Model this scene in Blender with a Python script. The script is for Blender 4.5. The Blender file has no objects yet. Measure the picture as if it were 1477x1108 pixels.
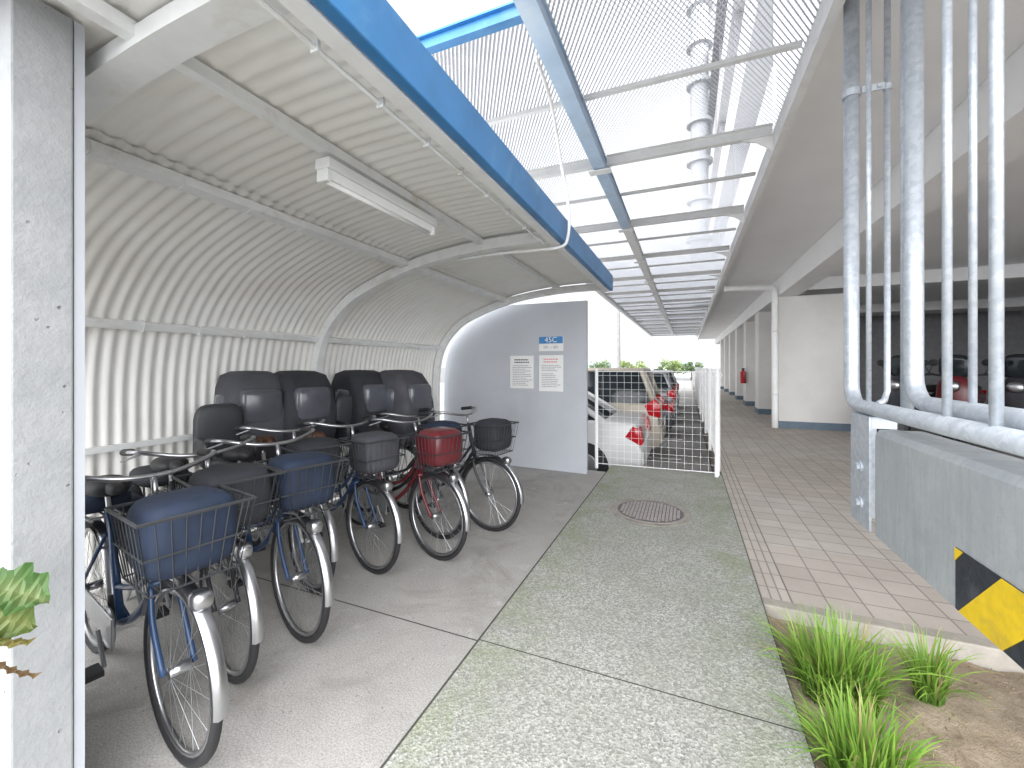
import bpy, math, random, bmesh
from mathutils import Vector, Matrix, noise
R = random.Random(7)
PI = math.pi
scene = bpy.context.scene
COL = scene.collection

# ------------------------------------------------------------------ helpers
def catmull(pts, n=8):
    out = []
    P = [Vector(p) for p in pts]
    for i in range(len(P)-1):
        p0 = P[max(i-1,0)]; p1 = P[i]; p2 = P[i+1]; p3 = P[min(i+2,len(P)-1)]
        for k in range(n):
            t = k/n
            out.append(0.5*((2*p1)+(p2-p0)*t+(2*p0-5*p1+4*p2-p3)*t*t+(3*p1-p0-3*p2+p3)*t*t*t))
    out.append(P[-1])
    return out

class MB:
    def __init__(s): s.v=[]; s.f=[]; s.c=[]
    def add(s, verts, faces, col=None):
        o=len(s.v); s.v+= [tuple(v) for v in verts]; s.f+=[tuple(i+o for i in f) for f in faces]
        if col is not None: s.c += [col]*len(verts)
        return s
    def box(s, x0,x1,y0,y1,z0,z1, M=None):
        v=[Vector(p) for p in ((x0,y0,z0),(x1,y0,z0),(x1,y1,z0),(x0,y1,z0),(x0,y0,z1),(x1,y0,z1),(x1,y1,z1),(x0,y1,z1))]
        if M: v=[M@p for p in v]
        return s.add(v,[(0,3,2,1),(4,5,6,7),(0,1,5,4),(1,2,6,5),(2,3,7,6),(3,0,4,7)])
    def tube(s, pts, r, n=8, cap=True):
        P=[Vector(p) for p in pts]; rs = r if isinstance(r,(list,tuple)) else [r]*len(P)
        T=[]
        for i in range(len(P)):
            a=P[max(i-1,0)]; b=P[min(i+1,len(P)-1)]; T.append((b-a).normalized())
        up=Vector((0,0,1)) if abs(T[0].z)<.9 else Vector((1,0,0))
        nrm=(up-T[0]*up.dot(T[0])).normalized()
        verts=[];faces=[]
        for i,p in enumerate(P):
            nrm=(nrm-T[i]*nrm.dot(T[i])).normalized(); bn=T[i].cross(nrm)
            for k in range(n):
                a=2*PI*k/n
                verts.append(p+(nrm*math.cos(a)+bn*math.sin(a))*rs[i])
        for i in range(len(P)-1):
            for k in range(n):
                k2=(k+1)%n; faces.append((i*n+k,i*n+k2,(i+1)*n+k2,(i+1)*n+k))
        if cap:
            faces.append(tuple(range(n-1,-1,-1))); faces.append(tuple((len(P)-1)*n+k for k in range(n)))
        return s.add(verts,faces)
    def ring(s, c, R_, r, n=32, m=8, a0=0, a1=2*PI, flat=1.0):
        full=abs(a1-a0-2*PI)<1e-6; N=n if full else n+1
        verts=[];faces=[]
        for i in range(N):
            a=a0+(a1-a0)*i/n
            for k in range(m):
                b=2*PI*k/m
                rr=R_+r*math.cos(b)
                verts.append((c[0]+rr*math.cos(a), c[1]+r*flat*math.sin(b), c[2]+rr*math.sin(a)))
        for i in range(n):
            i2=(i+1)%N
            for k in range(m):
                k2=(k+1)%m; faces.append((i*m+k,i*m+k2,i2*m+k2,i2*m+k))
        return s.add(verts,faces)
    def lump(s, c, rad, e=1.0, n=16, m=12, M=None):
        def sp(x): return math.copysign(abs(x)**e, x)
        verts=[];faces=[]
        for i in range(m+1):
            ph=-PI/2+PI*i/m
            for k in range(n):
                th=2*PI*k/n
                v=Vector((rad[0]*sp(math.cos(ph))*sp(math.cos(th)), rad[1]*sp(math.cos(ph))*sp(math.sin(th)), rad[2]*sp(math.sin(ph))))
                if M: v=M@v
                verts.append(v+Vector(c))
        for i in range(m):
            for k in range(n):
                k2=(k+1)%n; faces.append((i*n+k,i*n+k2,(i+1)*n+k2,(i+1)*n+k))
        return s.add(verts,faces)
    def prism(s, poly, axis, a0, a1):
        n=len(poly)
        def mk(p,a): return {'y':(p[0],a,p[1]),'x':(a,p[0],p[1]),'z':(p[0],p[1],a)}[axis]
        v=[mk(p,a0) for p in poly]+[mk(p,a1) for p in poly]
        f=[tuple(range(n)),tuple(range(2*n-1,n-1,-1))]+[(i,(i+1)%n,n+(i+1)%n,n+i) for i in range(n)]
        return s.add(v,f)
    def build(s, name, mat, parent=None, smooth=False, world=False, bevel=0, seg=2, autos=False):
        me=bpy.data.meshes.new(name); me.from_pydata(s.v,[],s.f); me.update()
        if s.c:
            ca=me.color_attributes.new('Col','FLOAT_COLOR','POINT')
            for i,c in enumerate(s.c): ca.data[i].color=(c[0],c[1],c[2],1)
        bm=bmesh.new(); bm.from_mesh(me); bmesh.ops.recalc_face_normals(bm,faces=bm.faces)
        if bevel: bmesh.ops.bevel(bm,geom=list(bm.edges),offset=bevel,segments=seg,affect='EDGES',profile=.5,clamp_overlap=True)
        bm.to_mesh(me); bm.free()
        if smooth: me.shade_smooth()
        elif autos:
            me.shade_smooth()
            try: me.set_sharp_from_angle(angle=math.radians(35))
            except Exception: pass
        o=bpy.data.objects.new(name,me); COL.objects.link(o); me.materials.append(mat)
        if parent:
            o.parent=parent
            if world and parent.type=='EMPTY': o.matrix_parent_inverse=Matrix.Translation(-parent.location)
        return o

def tag(o,label=None,cat=None,group=None,kind=None):
    if label: o['label']=label
    if cat: o['category']=cat
    if group: o['group']=group
    if kind: o['kind']=kind
    return o
def thing(name,label,cat,loc=(0,0,0),rz=0,group=None):
    o=bpy.data.objects.new(name,None); COL.objects.link(o); o.location=loc; o.rotation_euler=(0,0,rz)
    o.empty_display_size=.1
    return tag(o,label,cat,group)

# ------------------------------------------------------------------ materials
class NT:
    def __init__(s,name):
        s.m=bpy.data.materials.new(name); s.m.use_nodes=True; s.t=s.m.node_tree; s.b=s.t.nodes['Principled BSDF']
        s.pos=s.t.nodes.new('ShaderNodeNewGeometry').outputs['Position']
    def n(s,typ,**k):
        x=s.t.nodes.new(typ)
        for a,b in k.items(): setattr(x,a,b)
        return x
    def l(s,a,b): s.t.links.new(a,b)
    def noise(s,scale,detail=3,rough=.6,vec=None,dist=0):
        x=s.n('ShaderNodeTexNoise'); x.inputs['Scale'].default_value=scale; x.inputs['Detail'].default_value=min(detail,4)
        x.inputs['Roughness'].default_value=rough; x.inputs['Distortion'].default_value=dist; s.l(vec or s.pos,x.inputs['Vector']); return x.outputs['Fac']
    def vor(s,scale,out='Color',feature='F1',vec=None):
        x=s.n('ShaderNodeTexVoronoi',feature=feature); x.inputs['Scale'].default_value=scale; s.l(vec or s.pos,x.inputs['Vector']); return x.outputs[out]
    def ramp(s,fac,stops):
        x=s.n('ShaderNodeValToRGB'); s.l(fac,x.inputs[0]); e=x.color_ramp.elements
        while len(e)<len(stops): e.new(.5)
        for i,(p,c) in enumerate(stops):
            e[i].position=p; e[i].color=(c,c,c,1) if not hasattr(c,'__len__') else (*c,1)
        return x.outputs[0]
    def mix(s,f,a,b,mode='MIX'):
        x=s.n('ShaderNodeMix',data_type='RGBA',blend_type=mode)
        for sock,v in ((x.inputs[0],f),(x.inputs[6],a),(x.inputs[7],b)):
            if isinstance(v,(int,float)): sock.default_value=v if sock==x.inputs[0] else (v,v,v,1)
            elif isinstance(v,(tuple,list)): sock.default_value=(*v,1)
            else: s.l(v,sock)
        return x.outputs[2]
    def math(s,op,a,b=0,clamp=False):
        x=s.n('ShaderNodeMath',operation=op,use_clamp=clamp)
        for sock,v in ((x.inputs[0],a),(x.inputs[1],b)):
            if isinstance(v,(int,float)): sock.default_value=v
            else: s.l(v,sock)
        return x.outputs[0]
    def sep(s):
        x=s.n('ShaderNodeSeparateXYZ'); s.l(s.pos,x.inputs[0]); return x.outputs
    def bump(s,h,strength=.3,dist=.01,prev=None):
        x=s.n('ShaderNodeBump'); x.inputs['Strength'].default_value=strength; x.inputs['Distance'].default_value=dist
        s.l(h,x.inputs['Height'])
        if prev: s.l(prev,x.inputs['Normal'])
        return x.outputs[0]
    def out(s,col,rough=.7,metal=0,normal=None,spec=None):
        if isinstance(col,(tuple,list)): s.b.inputs['Base Color'].default_value=(*col,1)
        else: s.l(col,s.b.inputs['Base Color'])
        if isinstance(rough,(int,float)): s.b.inputs['Roughness'].default_value=rough
        else: s.l(rough,s.b.inputs['Roughness'])
        s.b.inputs['Metallic'].default_value=metal
        if spec is not None: s.b.inputs['Specular IOR Level'].default_value=spec
        if normal: s.l(normal,s.b.inputs['Normal'])
        return s.m
def scl(c,k): return tuple(min(1,x*k) for x in c)
def simple(name,c,rough=.6,metal=0,var=.12,ns=6,bs=0,bd=.003,fine=60,dirt=None,spec=None):
    t=NT(name)
    a=t.ramp(t.noise(ns,3),[(.3,scl(c,1-var)),(.7,scl(c,1+var))])
    if dirt:
        a=t.mix(t.ramp(t.noise(ns*.45,4,.7,dist=.6),[(.52,0),(.75,1)]),a,dirt)
    nm=t.bump(t.noise(fine,2),bs,bd) if bs else None
    return t.out(a,rough,metal,nm,spec)

M={}
M['white_paint']=simple('white_paint',(.88,.88,.88),.45,var=.03,ns=8,dirt=(.80,.79,.77))
M['frame_paint']=simple('frame_paint',(.80,.81,.81),.45,var=.05,ns=9,dirt=(.66,.62,.56))
M['blue_paint']=simple('blue_paint',(.045,.20,.45),.4,var=.12,ns=4,dirt=(.12,.30,.52))
M['paleblue']=simple('pale_blue_paint',(.48,.62,.80),.45,var=.10,ns=4,dirt=(.62,.72,.82))
M['mesh']=simple('mesh_paint',(.56,.57,.60),.5,var=.05)
M['lamp_white']=simple('lamp_white',(.80,.81,.80),.4,var=.02)
M['black']=simple('black_rubber',(.018,.018,.02),.6)
M['dark_plastic']=simple('dark_plastic',(.03,.032,.036),.5)
M['chrome']=simple('chrome',(.48,.48,.50),.32,metal=1,var=.03)
M['steel']=simple('dull_steel',(.38,.39,.40),.4,metal=.8)
M['tail']=simple('tail_light_red',(.42,.008,.015),.15)
M['carwhite']=simple('car_white',(.56,.56,.555),.25,var=.02)
M['carcream']=simple('car_pearl',(.38,.335,.275),.28,var=.02)
M['cardark']=simple('car_dark',(.04,.045,.055),.25,var=.04)
M['carsilver']=simple('car_silver',(.30,.31,.33),.3,metal=.3,var=.03)
M['glass']=simple('dark_glass',(.015,.02,.024),.1,var=.05,spec=.3)
M['plate']=simple('plate_white',(.6,.61,.59),.5,var=.02)
M['navy']=simple('navy_cloth',(.010,.019,.042),.8,var=.3,ns=5,bs=.4,bd=.01,fine=14)
M['greycloth']=simple('charcoal_cloth',(.022,.023,.03),.8,var=.25,ns=5,bs=.4,bd=.01,fine=14)
M['greycloth2']=simple('grey_cloth',(.055,.055,.066),.75,var=.2,ns=5,bs=.4,bd=.01,fine=14)
M['vinyl']=simple('vinyl_window',(.08,.085,.10),.2,var=.2,ns=4)
M['bikered']=simple('bike_maroon',(.12,.015,.02),.3)
M['bikeblue']=simple('bike_blue',(.02,.05,.12),.3)
M['bikewhite']=simple('bike_white',(.5,.5,.49),.3)
M['bikeblack']=simple('bike_black',(.03,.03,.035),.3)
M['saddle']=simple('saddle_brown',(.12,.06,.035),.6)
M['yellow']=simple('yellow_tape',(.80,.55,.012),.6,var=.1,ns=18,bs=.3,fine=40,dirt=(.55,.38,.05))
M['blacktape']=simple('black_tape',(.022,.026,.036),.6,var=.3,ns=30,bs=.5,fine=40,dirt=(.07,.08,.10))
M['soffit']=simple('soffit_paint',(.87,.87,.875),.8,var=.03,ns=1.2)
M['column']=simple('column_plaster',(.72,.705,.68),.8,var=.04,ns=2,bs=.15,fine=60)
M['base_band']=simple('base_band',(.12,.17,.22),.6)
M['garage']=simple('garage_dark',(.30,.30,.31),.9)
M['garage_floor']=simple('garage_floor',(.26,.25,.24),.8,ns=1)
M['facade']=simple('facade_tile',(.76,.76,.77),.7,var=.05)
M['facade_dark']=simple('facade_shade',(.30,.30,.32),.6)
M['stack']=simple('stack_grey',(.42,.43,.45),.9,var=.05,spec=.1)
M['walls_grey']=simple('partition_grey',(.47,.49,.53),.65,var=.05,ns=1.5,bs=.12,fine=30,dirt=(.41,.43,.46))
M['asphalt']=simple('asphalt',(.2,.2,.2),.9,var=.15,ns=2)
M['lot']=simple('parking_concrete',(.36,.35,.34),.85,var=.12,ns=1.5)
M['pole']=simple('pole_concrete',(.33,.33,.33),.8)
M['bark']=simple('bark',(.12,.09,.06),.9,bs=.4,fine=20)
M['kerb']=simple('kerb_concrete',(.36,.33,.29),.9,var=.18,ns=7,bs=.4,fine=50,dirt=(.22,.20,.16))
M['iron']=simple('cast_iron',(.34,.31,.30),.6,metal=.1,var=.18,ns=25,dirt=(.36,.29,.25))
M['iron_dark']=simple('cast_iron_groove',(.15,.14,.13),.7)
M['joint']=simple('joint_dirt',(.07,.07,.06),1)
M['signblue']=simple('sign_blue',(.05,.22,.50),.4,var=.03)
M['farroof']=simple('far_roof',(.35,.42,.50),.6,var=.05)
M['paper']=simple('sign_paper',(.80,.80,.79),.5,var=.02)
M['ink']=simple('ink',(.06,.06,.07),.6)
M['ink_grey']=simple('ink_grey',(.3,.3,.33),.6)
M['ink_pink']=simple('ink_pink',(.65,.25,.3),.6)
M['twig']=simple('twig',(.28,.21,.12),.9)

t=NT('galvanised'); v=t.vor(45,'Color'); sp=t.n('ShaderNodeSeparateColor'); t.l(v,sp.inputs[0])
c=t.ramp(sp.outputs[0],[(0,(.43,.47,.52)),(1,(.54,.575,.62))])
c=t.mix(t.ramp(t.noise(14,4,.7),[(.5,0),(.75,.7)]),c,(.68,.71,.74))
M['galv']=t.out(c,.42,.35,t.bump(t.noise(50,2),.12,.003))
t=NT('corrugated_sheet')
c=t.mix(t.ramp(t.noise(1.1,4,.65,dist=.5),[(.4,0),(.75,1)]),(.89,.885,.86),(.82,.79,.74))
mp=t.n('ShaderNodeMapping'); mp.inputs['Scale'].default_value=(1,10,1); t.l(t.pos,mp.inputs[0])
c=t.mix(t.ramp(t.noise(2,4,.7,vec=mp.outputs[0]),[(.5,0),(.8,.4)]),c,(.68,.64,.57))
M['sheet']=t.out(c,.5,0)
t=NT('pitted_concrete')
c=t.ramp(t.noise(5,4,.65),[(.3,(.28,.29,.30)),(.7,(.36,.365,.37))])
pit=t.ramp(t.vor(22,'Distance'),[(.06,0),(.13,1)])
gate_=t.ramp(t.noise(9,2),[(.5,1),(.56,0)])
pit=t.math('MAXIMUM',pit,gate_)
c=t.mix(t.math('SUBTRACT',1,pit),c,(.17,.17,.18))
b1=t.bump(pit,.6,.006); b2=t.bump(t.noise(30,4,.65),.5,.008,b1)
M['pillar']=t.out(c,.85,0,b2)
t=NT('barrier_concrete')
c=t.ramp(t.noise(3,4,.75,dist=.4),[(.3,(.34,.36,.375)),(.7,(.45,.465,.475))])
mp=t.n('ShaderNodeMapping'); mp.inputs['Scale'].default_value=(1,9,1.2); t.l(t.pos,mp.inputs[0])
c=t.mix(t.ramp(t.noise(3,4,.7,vec=mp.outputs[0]),[(.42,0),(.72,.7)]),c,(.27,.295,.315))
c=t.mix(t.ramp(t.noise(55,3,.7),[(.55,0),(.75,.3)]),c,(.20,.21,.23))
M['barrier']=t.out(c,.6,0,t.bump(t.noise(60,3),.2,.004))
t=NT('aggregate_path'); xyz=t.sep()
v=t.vor(110,'Color'); sp=t.n('ShaderNodeSeparateColor'); t.l(v,sp.inputs[0])
c=t.ramp(sp.outputs[0],[(0,(.14,.14,.12)),(.35,(.32,.32,.295)),(.7,(.46,.455,.43)),(1,(.70,.69,.66))])
c2=t.ramp(t.noise(240,1),[(.35,(.20,.20,.18)),(.65,(.52,.51,.485))])
c=t.mix(.35,c,c2)
c=t.mix(t.ramp(t.noise(1.6,4,.7),[(.35,0),(.7,.5)]),c,(.27,.27,.24),'MIX')
edge=t.math('ABSOLUTE',t.math('ADD',xyz[0],.30))
edge=t.ramp(edge,[(.35,0),(.75,1)])
far=t.ramp(t.math('MULTIPLY',xyz[1],.16),[(.25,.25),(.75,.9)])
mask=t.math('MULTIPLY',t.ramp(t.noise(3.2,4,.75,dist=.5),[(.38,0),(.68,1)]),t.math('ADD',t.math('MULTIPLY',edge,.75),t.math('MULTIPLY',far,.35)),True)
c=t.mix(t.math('MULTIPLY',mask,.7),c,(.22,.28,.12))
M['path']=t.out(c,.9,0,t.bump(t.vor(110,'Distance'),.45,.005))
t=NT('shed_floor_concrete')
c=t.ramp(t.noise(2.2,4,.68,dist=.3),[(.3,(.34,.325,.31)),(.7,(.46,.445,.425))])
c2=t.ramp(t.noise(130,3,.75),[(.36,(.16,.15,.14)),(.66,(.60,.585,.56))])
c=t.mix(.5,c,c2)
c=t.mix(t.ramp(t.noise(1.3,4,.75,dist=1),[(.50,0),(.68,.55)]),c,(.23,.215,.19))
c=t.mix(t.ramp(t.noise(6,4,.7),[(.60,0),(.70,.4)]),c,(.58,.57,.55))
c=t.mix(t.ramp(t.vor(14,'Distance'),[(.05,.6),(.1,0)]),c,(.16,.15,.13))
M['floor']=t.out(c,.85,0,t.bump(t.noise(90,3,.75),.4,.005))
def tiles(name,bw,bh,mort,bands,ox=0):
    t=NT(name); xyz=t.sep()
    fx=t.math('DIVIDE',t.math('SUBTRACT',xyz[0],ox),bw); fy=t.math('DIVIDE',xyz[1],bh)
    def line(f,size):
        a=t.math('ABSOLUTE',t.math('SUBTRACT',t.math('FRACT',f),.5))
        return t.ramp(a,[(.5-1.6*mort/size,0),(.5-.7*mort/size,1)])
    jt=t.math('MAXIMUM',line(fx,bw),line(fy,bh))
    cx=t.n('ShaderNodeCombineXYZ'); t.l(t.math('FLOOR',fx),cx.inputs[0]); t.l(t.math('FLOOR',fy),cx.inputs[1])
    wn=t.n('ShaderNodeTexWhiteNoise'); wn.noise_dimensions='2D'; t.l(cx.outputs[0],wn.inputs['Vector']); rnd=wn.outputs['Value']
    pink=t.mix(rnd,(.44,.39,.345),(.52,.465,.415)); light=t.mix(rnd,(.48,.445,.405),(.55,.515,.475))
    if bands:
        f=t.math('FRACT',t.math('DIVIDE',t.math('SUBTRACT',xyz[1],4.05),4.05)); band=t.math('MULTIPLY',t.math('LESS_THAN',f,.40),.75)
    else: band=.3
    c=t.mix(band,pink,light)
    c=t.mix(t.ramp(t.noise(2.5,4,.7),[(.4,0),(.75,.5)]),c,(.35,.305,.265))
    c=t.mix(t.ramp(t.noise(90,2),[(.4,0),(.8,.3)]),c,(.62,.58,.53))
    c=t.mix(t.math('MULTIPLY',jt,.7),c,(.15,.13,.115))
    return t.out(c,.75,0,t.bump(t.noise(70,2),.2,.002))
M['tiles']=tiles('walkway_tiles',.205,.205,.0042,True,.617)
M['border']=tiles('border_tiles',.0565,.205,.0045,False,.446)
t=NT('soil'); c=t.ramp(t.noise(9,4,.75),[(.3,(.22,.165,.115)),(.5,(.35,.275,.20)),(.72,(.49,.40,.31))])
c=t.mix(.35,c,t.ramp(t.vor(160,'Distance'),[(0,(.52,.44,.35)),(.7,(.16,.12,.08))]))
M['soil']=t.out(c,.95,0,t.bump(t.noise(60,4,.8),.8,.012))
def foliage(name,tr=.3):
    t=NT(name); a=t.n('ShaderNodeVertexColor'); a.layer_name='Col'
    t.out(a.outputs[0],.5)
    tb=t.n('ShaderNodeBsdfTranslucent'); t.l(a.outputs[0],tb.inputs[0]); mx=t.n('ShaderNodeMixShader'); mx.inputs[0].default_value=tr
    o=t.t.nodes['Material Output']; t.l(t.b.outputs[0],mx.inputs[1]); t.l(tb.outputs[0],mx.inputs[2]); t.l(mx.outputs[0],o.inputs[0]); return t.m
M['leaf']=foliage('foliage')

# ------------------------------------------------------------------ ground
def struct(o): o['kind']='structure'; return o
struct(MB().box(-300,300,-60,400,-.62,-.56).build('ground',M['asphalt']))
struct(MB().box(-26,.43,6.42,60,-.556,-.45).build('parking_lot',M['lot']))
lines=MB()
for i in range(8):
    y=6.75+i*2.55; lines.box(-5.6,-.1,y,y+.1,-.449,-.446)
struct(lines.build('parking_marking',M['white_paint']))
struct(MB().box(-3.9,-1.058,-1.5,2.016,-.555,0).build('shelter_slab',M['floor']))
struct(MB().box(-3.9,-1.058,2.027,5.95,-.555,.0).build('shelter_slab',M['floor']))
struct(MB().box(-1.046,.44,-1.5,2.03,-.555,0).build('path',M['path']))
struct(MB().box(-1.046,.44,2.039,6.42,-.555,0).build('path',M['path']))
jf=MB().box(-1.0578,-1.0462,-1.5,5.95,-.2,-.0006).box(-3.89,-1.0585,2.0162,2.0268,-.2,-.0006).box(-1.0455,.4398,2.0302,2.0388,-.2,-.0006).box(.4402,.4458,-1.5,6.4,-.2,-.0006)
struct(jf.build('joint_filler',M['joint']))
struct(MB().box(.446,.615,3.12,36,-.555,0).build('paving_border',M['border']))
struct(MB().box(.617,3.7,3.12,36,-.555,0).build('walkway',M['tiles']))
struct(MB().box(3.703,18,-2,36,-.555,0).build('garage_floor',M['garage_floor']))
struct(MB().box(.446,3.7,3.02,3.117,-.555,.004).build('kerb',M['kerb'],bevel=.008))
ml=MB().box(2.55,3.3,7.55,7.63,.002,.006).box(2.55,2.63,7.635,7.85,.002,.006)
struct(ml.build('floor_marking',M['white_paint']))
g=MB(); nx,ny=90,110; vs=[];fs=[]
def soilz(x,y):
    z=-.085+.035*noise.noise(Vector((x*2.2,y*2.2,0)))+.016*noise.noise(Vector((x*9,y*9,3)))+.006*noise.noise(Vector((x*30,y*30,5)))
    return z+.05*max(0,1-(x-.446)/.35)
for j in range(ny+1):
    for i in range(nx+1):
        x=.446+3.2*i/nx; y=-1+4.015*j/ny; vs.append((x,y,soilz(x,y)))
for j in range(ny):
    for i in range(nx): a=j*(nx+1)+i; fs.append((a,a+1,a+nx+2,a+nx+1))
g.add(vs,fs); struct(g.build('soil_bed',M['soil'],smooth=True))
lt=MB()
for i in range(650):
    x=R.uniform(.47,1.9); y=R.uniform(1.2,2.98); z=soilz(x,y)+.004; a=R.uniform(0,PI); l=R.uniform(.015,.08)
    dx,dy=math.cos(a)*l,math.sin(a)*l
    lt.tube([(x,y,z),(x+dx*.5,y+dy*.5,z+R.uniform(0,.015)),(x+dx,y+dy,z)],R.uniform(.0006,.0018),4)
for i in range(160):
    x=R.uniform(.47,1.9); y=R.uniform(1.2,2.98); z=soilz(x,y)+.003; lt.lump((x,y,z),(R.uniform(.003,.011),R.uniform(.003,.01),R.uniform(.002,.006)),.8,6,4)
tag(lt.build('ground_litter',M['twig']),'dry twigs and crumbs scattered over the bare soil','litter',kind='stuff')

# ------------------------------------------------------------------ bicycle shelter
prof=[(-3.58,0.02),(-3.585,.5),(-3.585,1.0),(-3.57,1.42),(-3.48,1.77),(-3.27,2.04),(-2.96,2.24),(-2.31,2.45),(-1.62,2.54),(-.97,2.55)]
PR=[(p.x,p.y) for p in catmull([(a,b,0) for a,b in prof],8)]
def offs(d):
    out=[]
    for i,(x,z) in enumerate(PR):
        a=PR[max(i-1,0)]; b=PR[min(i+1,len(PR)-1)]; tx,tz=b[0]-a[0],b[1]-a[1]; L=math.hypot(tx,tz)
        out.append((x-tz/L*d, z+tx/L*d, -tz/L, tx/L))
    return out
shel=thing('bicycle_shelter','curved corrugated bicycle shelter with blue edged roof beside the path','bicycle shelter',(-2.3,3.1,0))
Y0,Y1=.25,5.56
def sheet(i0,i1,d,name,amp):
    O=offs(d)[i0:i1]; n=int((Y1-Y0)/.0095); v=[];f=[]
    for j in range(n+1):
        y=Y0+(Y1-Y0)*j/n; a=amp*math.sin(2*PI*y/.078)
        for (x,z,nx_,nz_) in O: v.append((x+nx_*a,y,z+nz_*a))
    m=len(O)
    for j in range(n):
        for i in range(m-1): k=j*m+i; f.append((k,k+1,k+m+1,k+m))
    return MB().add(v,f).build(name,M['sheet'],shel,smooth=True,world=True)
sheet(0,57,.055,'corrugated_back_wall',.0068)
sheet(55,len(PR),.063,'corrugated_roof',.005)
def arch(y,w=.075,d0=-.055,d1=.03,name='arch_frame'):
    A=offs(d0);B=offs(d1);v=[];f=[]
    for (a,b) in zip(A,B): v+=[(a[0],y-w/2,a[1]),(a[0],y+w/2,a[1]),(b[0],y+w/2,b[1]),(b[0],y-w/2,b[1])]
    for i in range(len(A)-1):
        for k in range(4): f.append((i*4+k,i*4+(k+1)%4,(i+1)*4+(k+1)%4,(i+1)*4+k))
    f.append((0,1,2,3)); n=len(A)*4; f.append((n-1,n-2,n-3,n-4))
    return MB().add(v,f).build(name,M['frame_paint'],shel,world=True)
arch(.80,.11,-.03); arch(3.2); arch(5.48,.07)
def purlin(idx,w,h,d=.02):
    x,z,nx_,nz_=offs(d)[idx]; ang=math.atan2(nx_,nz_)
    T=Matrix.Translation((x,0,z))@Matrix.Rotation(ang,4,'Y')
    return MB().box(-w/2,w/2,Y0+.02,Y1-.03,-h/2,h/2,T).build('purlin',M['frame_paint'],shel,world=True)
purlin(64,.045,.05); purlin(55,.07,.055,.015); purlin(32,.05,.045); purlin(15,.04,.03); purlin(71,.04,.04)
for idx in (55,32):
    x,z,nx_,nz_=offs(-.014)[idx]
    for k in range(13):
        y=.95+k*.36
        MB().tube([(x+nx_*.06-nz_*.03,y,z+nz_*.06+nx_*.03),(x-nz_*.03,y,z+nx_*.03),(x+nz_*.035,y,z-nx_*.035),(x+nz_*.035+nx_*.05,y,z-nx_*.035+nz_*.05)],.0045,6).build('hook_bolt',M['frame_paint'],shel,world=True)
MB().box(-.955,-.905,.25,5.62,2.50,2.70).build('fascia',M['blue_paint'],shel,world=True,bevel=.006)
MB().box(-1.02,-.958,.25,5.60,2.489,2.50).build('eave_trim',M['white_paint'],shel,world=True)
ev=MB().tube([(-1.065,.25,2.487),(-1.065,3.22,2.487)],.009,8)
for k in range(8):
    y=.95+k*.3; ev.box(-1.08,-1.05,y,y+.012,2.474,2.51)
ev.build('eave_pipe',M['frame_paint'],shel,world=True)

pl=thing('concrete_pillar','pitted pale concrete end wall at the near side of the shelter','pillar',(-2.1,.6,0))
MB().box(-2.75,-1.75,.53,.662,-.3,2.575).build('pillar_body',M['pillar'],pl,world=True,bevel=.006)
MB().box(-2.75,-1.757,.665,.69,-.3,2.575).build('joint_strip',M['walls_grey'],pl,world=True)

inn=[(x,z) for (x,z,_,_) in offs(-.0)]
poly=[(x,z) for (x,z) in inn if x<-1.9]; poly=[(x,min(z,2.41)) for x,z in poly]
poly=poly+[(-1.28,2.41),(-1.28,0.0)]
tag(MB().prism(poly,'y',5.72,5.79).build('partition_wall',M['walls_grey']),'smooth grey end wall carrying the notices behind the far arch','wall')

lf=thing('light_fixture','white fluorescent batten lamp under the shelter roof','lamp',(-1.62,1.95,2.5))
MB().box(-1.665,-1.575,1.49,2.42,2.452,2.505).build('housing',M['lamp_white'],lf,world=True,bevel=.006)
MB().prism([(-1.655,2.45),(-1.64,2.412),(-1.60,2.412),(-1.585,2.45)],'y',1.515,2.395).build('reflector',M['white_paint'],lf,world=True)
MB().tube([(-1.62,1.52,2.402),(-1.62,2.39,2.402)],.012,12).build('tube',M['lamp_white'],lf,world=True,smooth=True)
for y in (1.492,2.395): MB().box(-1.655,-1.585,y,y+.022,2.392,2.451).build('end_cap',M['lamp_white'],lf,world=True,bevel=.003)

cd=MB().tube(catmull([(-1.9,3.27,2.46),(-1.5,3.27,2.47),(-1.15,3.26,2.46),(-.95,3.25,2.46),(-.88,3.24,2.52),(-.86,3.2,2.75),(-.9,3.1,3.1),(-.88,2.8,3.35),(-.87,2.45,3.43)],6),.013,8)
tag(cd.build('cable_conduit',M['frame_paint'],smooth=True),'thin white cable rising from the shelter eave to the canopy beam','cable')

# ------------------------------------------------------------------ signs
def text(body,size,loc,mat,parent,name='lettering',ax='CENTER'):
    cu=bpy.data.curves.new(name,'FONT'); cu.body=body; cu.size=size; cu.align_x=ax; cu.align_y='CENTER'; cu.extrude=.0008
    tmp=bpy.data.objects.new(name,cu); COL.objects.link(tmp)
    dg=bpy.context.evaluated_depsgraph_get(); me=bpy.data.meshes.new_from_object(tmp.evaluated_get(dg)); bpy.data.objects.remove(tmp)
    o=bpy.data.objects.new(name,me); COL.objects.link(o); me.materials.clear(); me.materials.append(mat)
    o.data.transform(Matrix.Translation(loc)@Matrix.Rotation(PI/2,4,'X')); o.parent=parent; o.matrix_parent_inverse=Matrix.Translation(-parent.location); return o
SY=5.72
s=thing('bay_sign','blue and white bay number sign on the grey end wall','sign',(-1.795,SY,1.82))
MB().box(-1.975,-1.615,SY-.012,SY-.002,1.715,1.925).build('sign_plate',M['paper'],s,world=True)
MB().box(-1.972,-1.618,SY-.016,SY-.013,1.822,1.922).build('header',M['signblue'],s,world=True)
text('45C',.11,(-1.795,SY-.0175,1.872),M['paper'],s)
text('501 ~ 601',.055,(-1.795,SY-.0135,1.768),M['ink_grey'],s)
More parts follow.
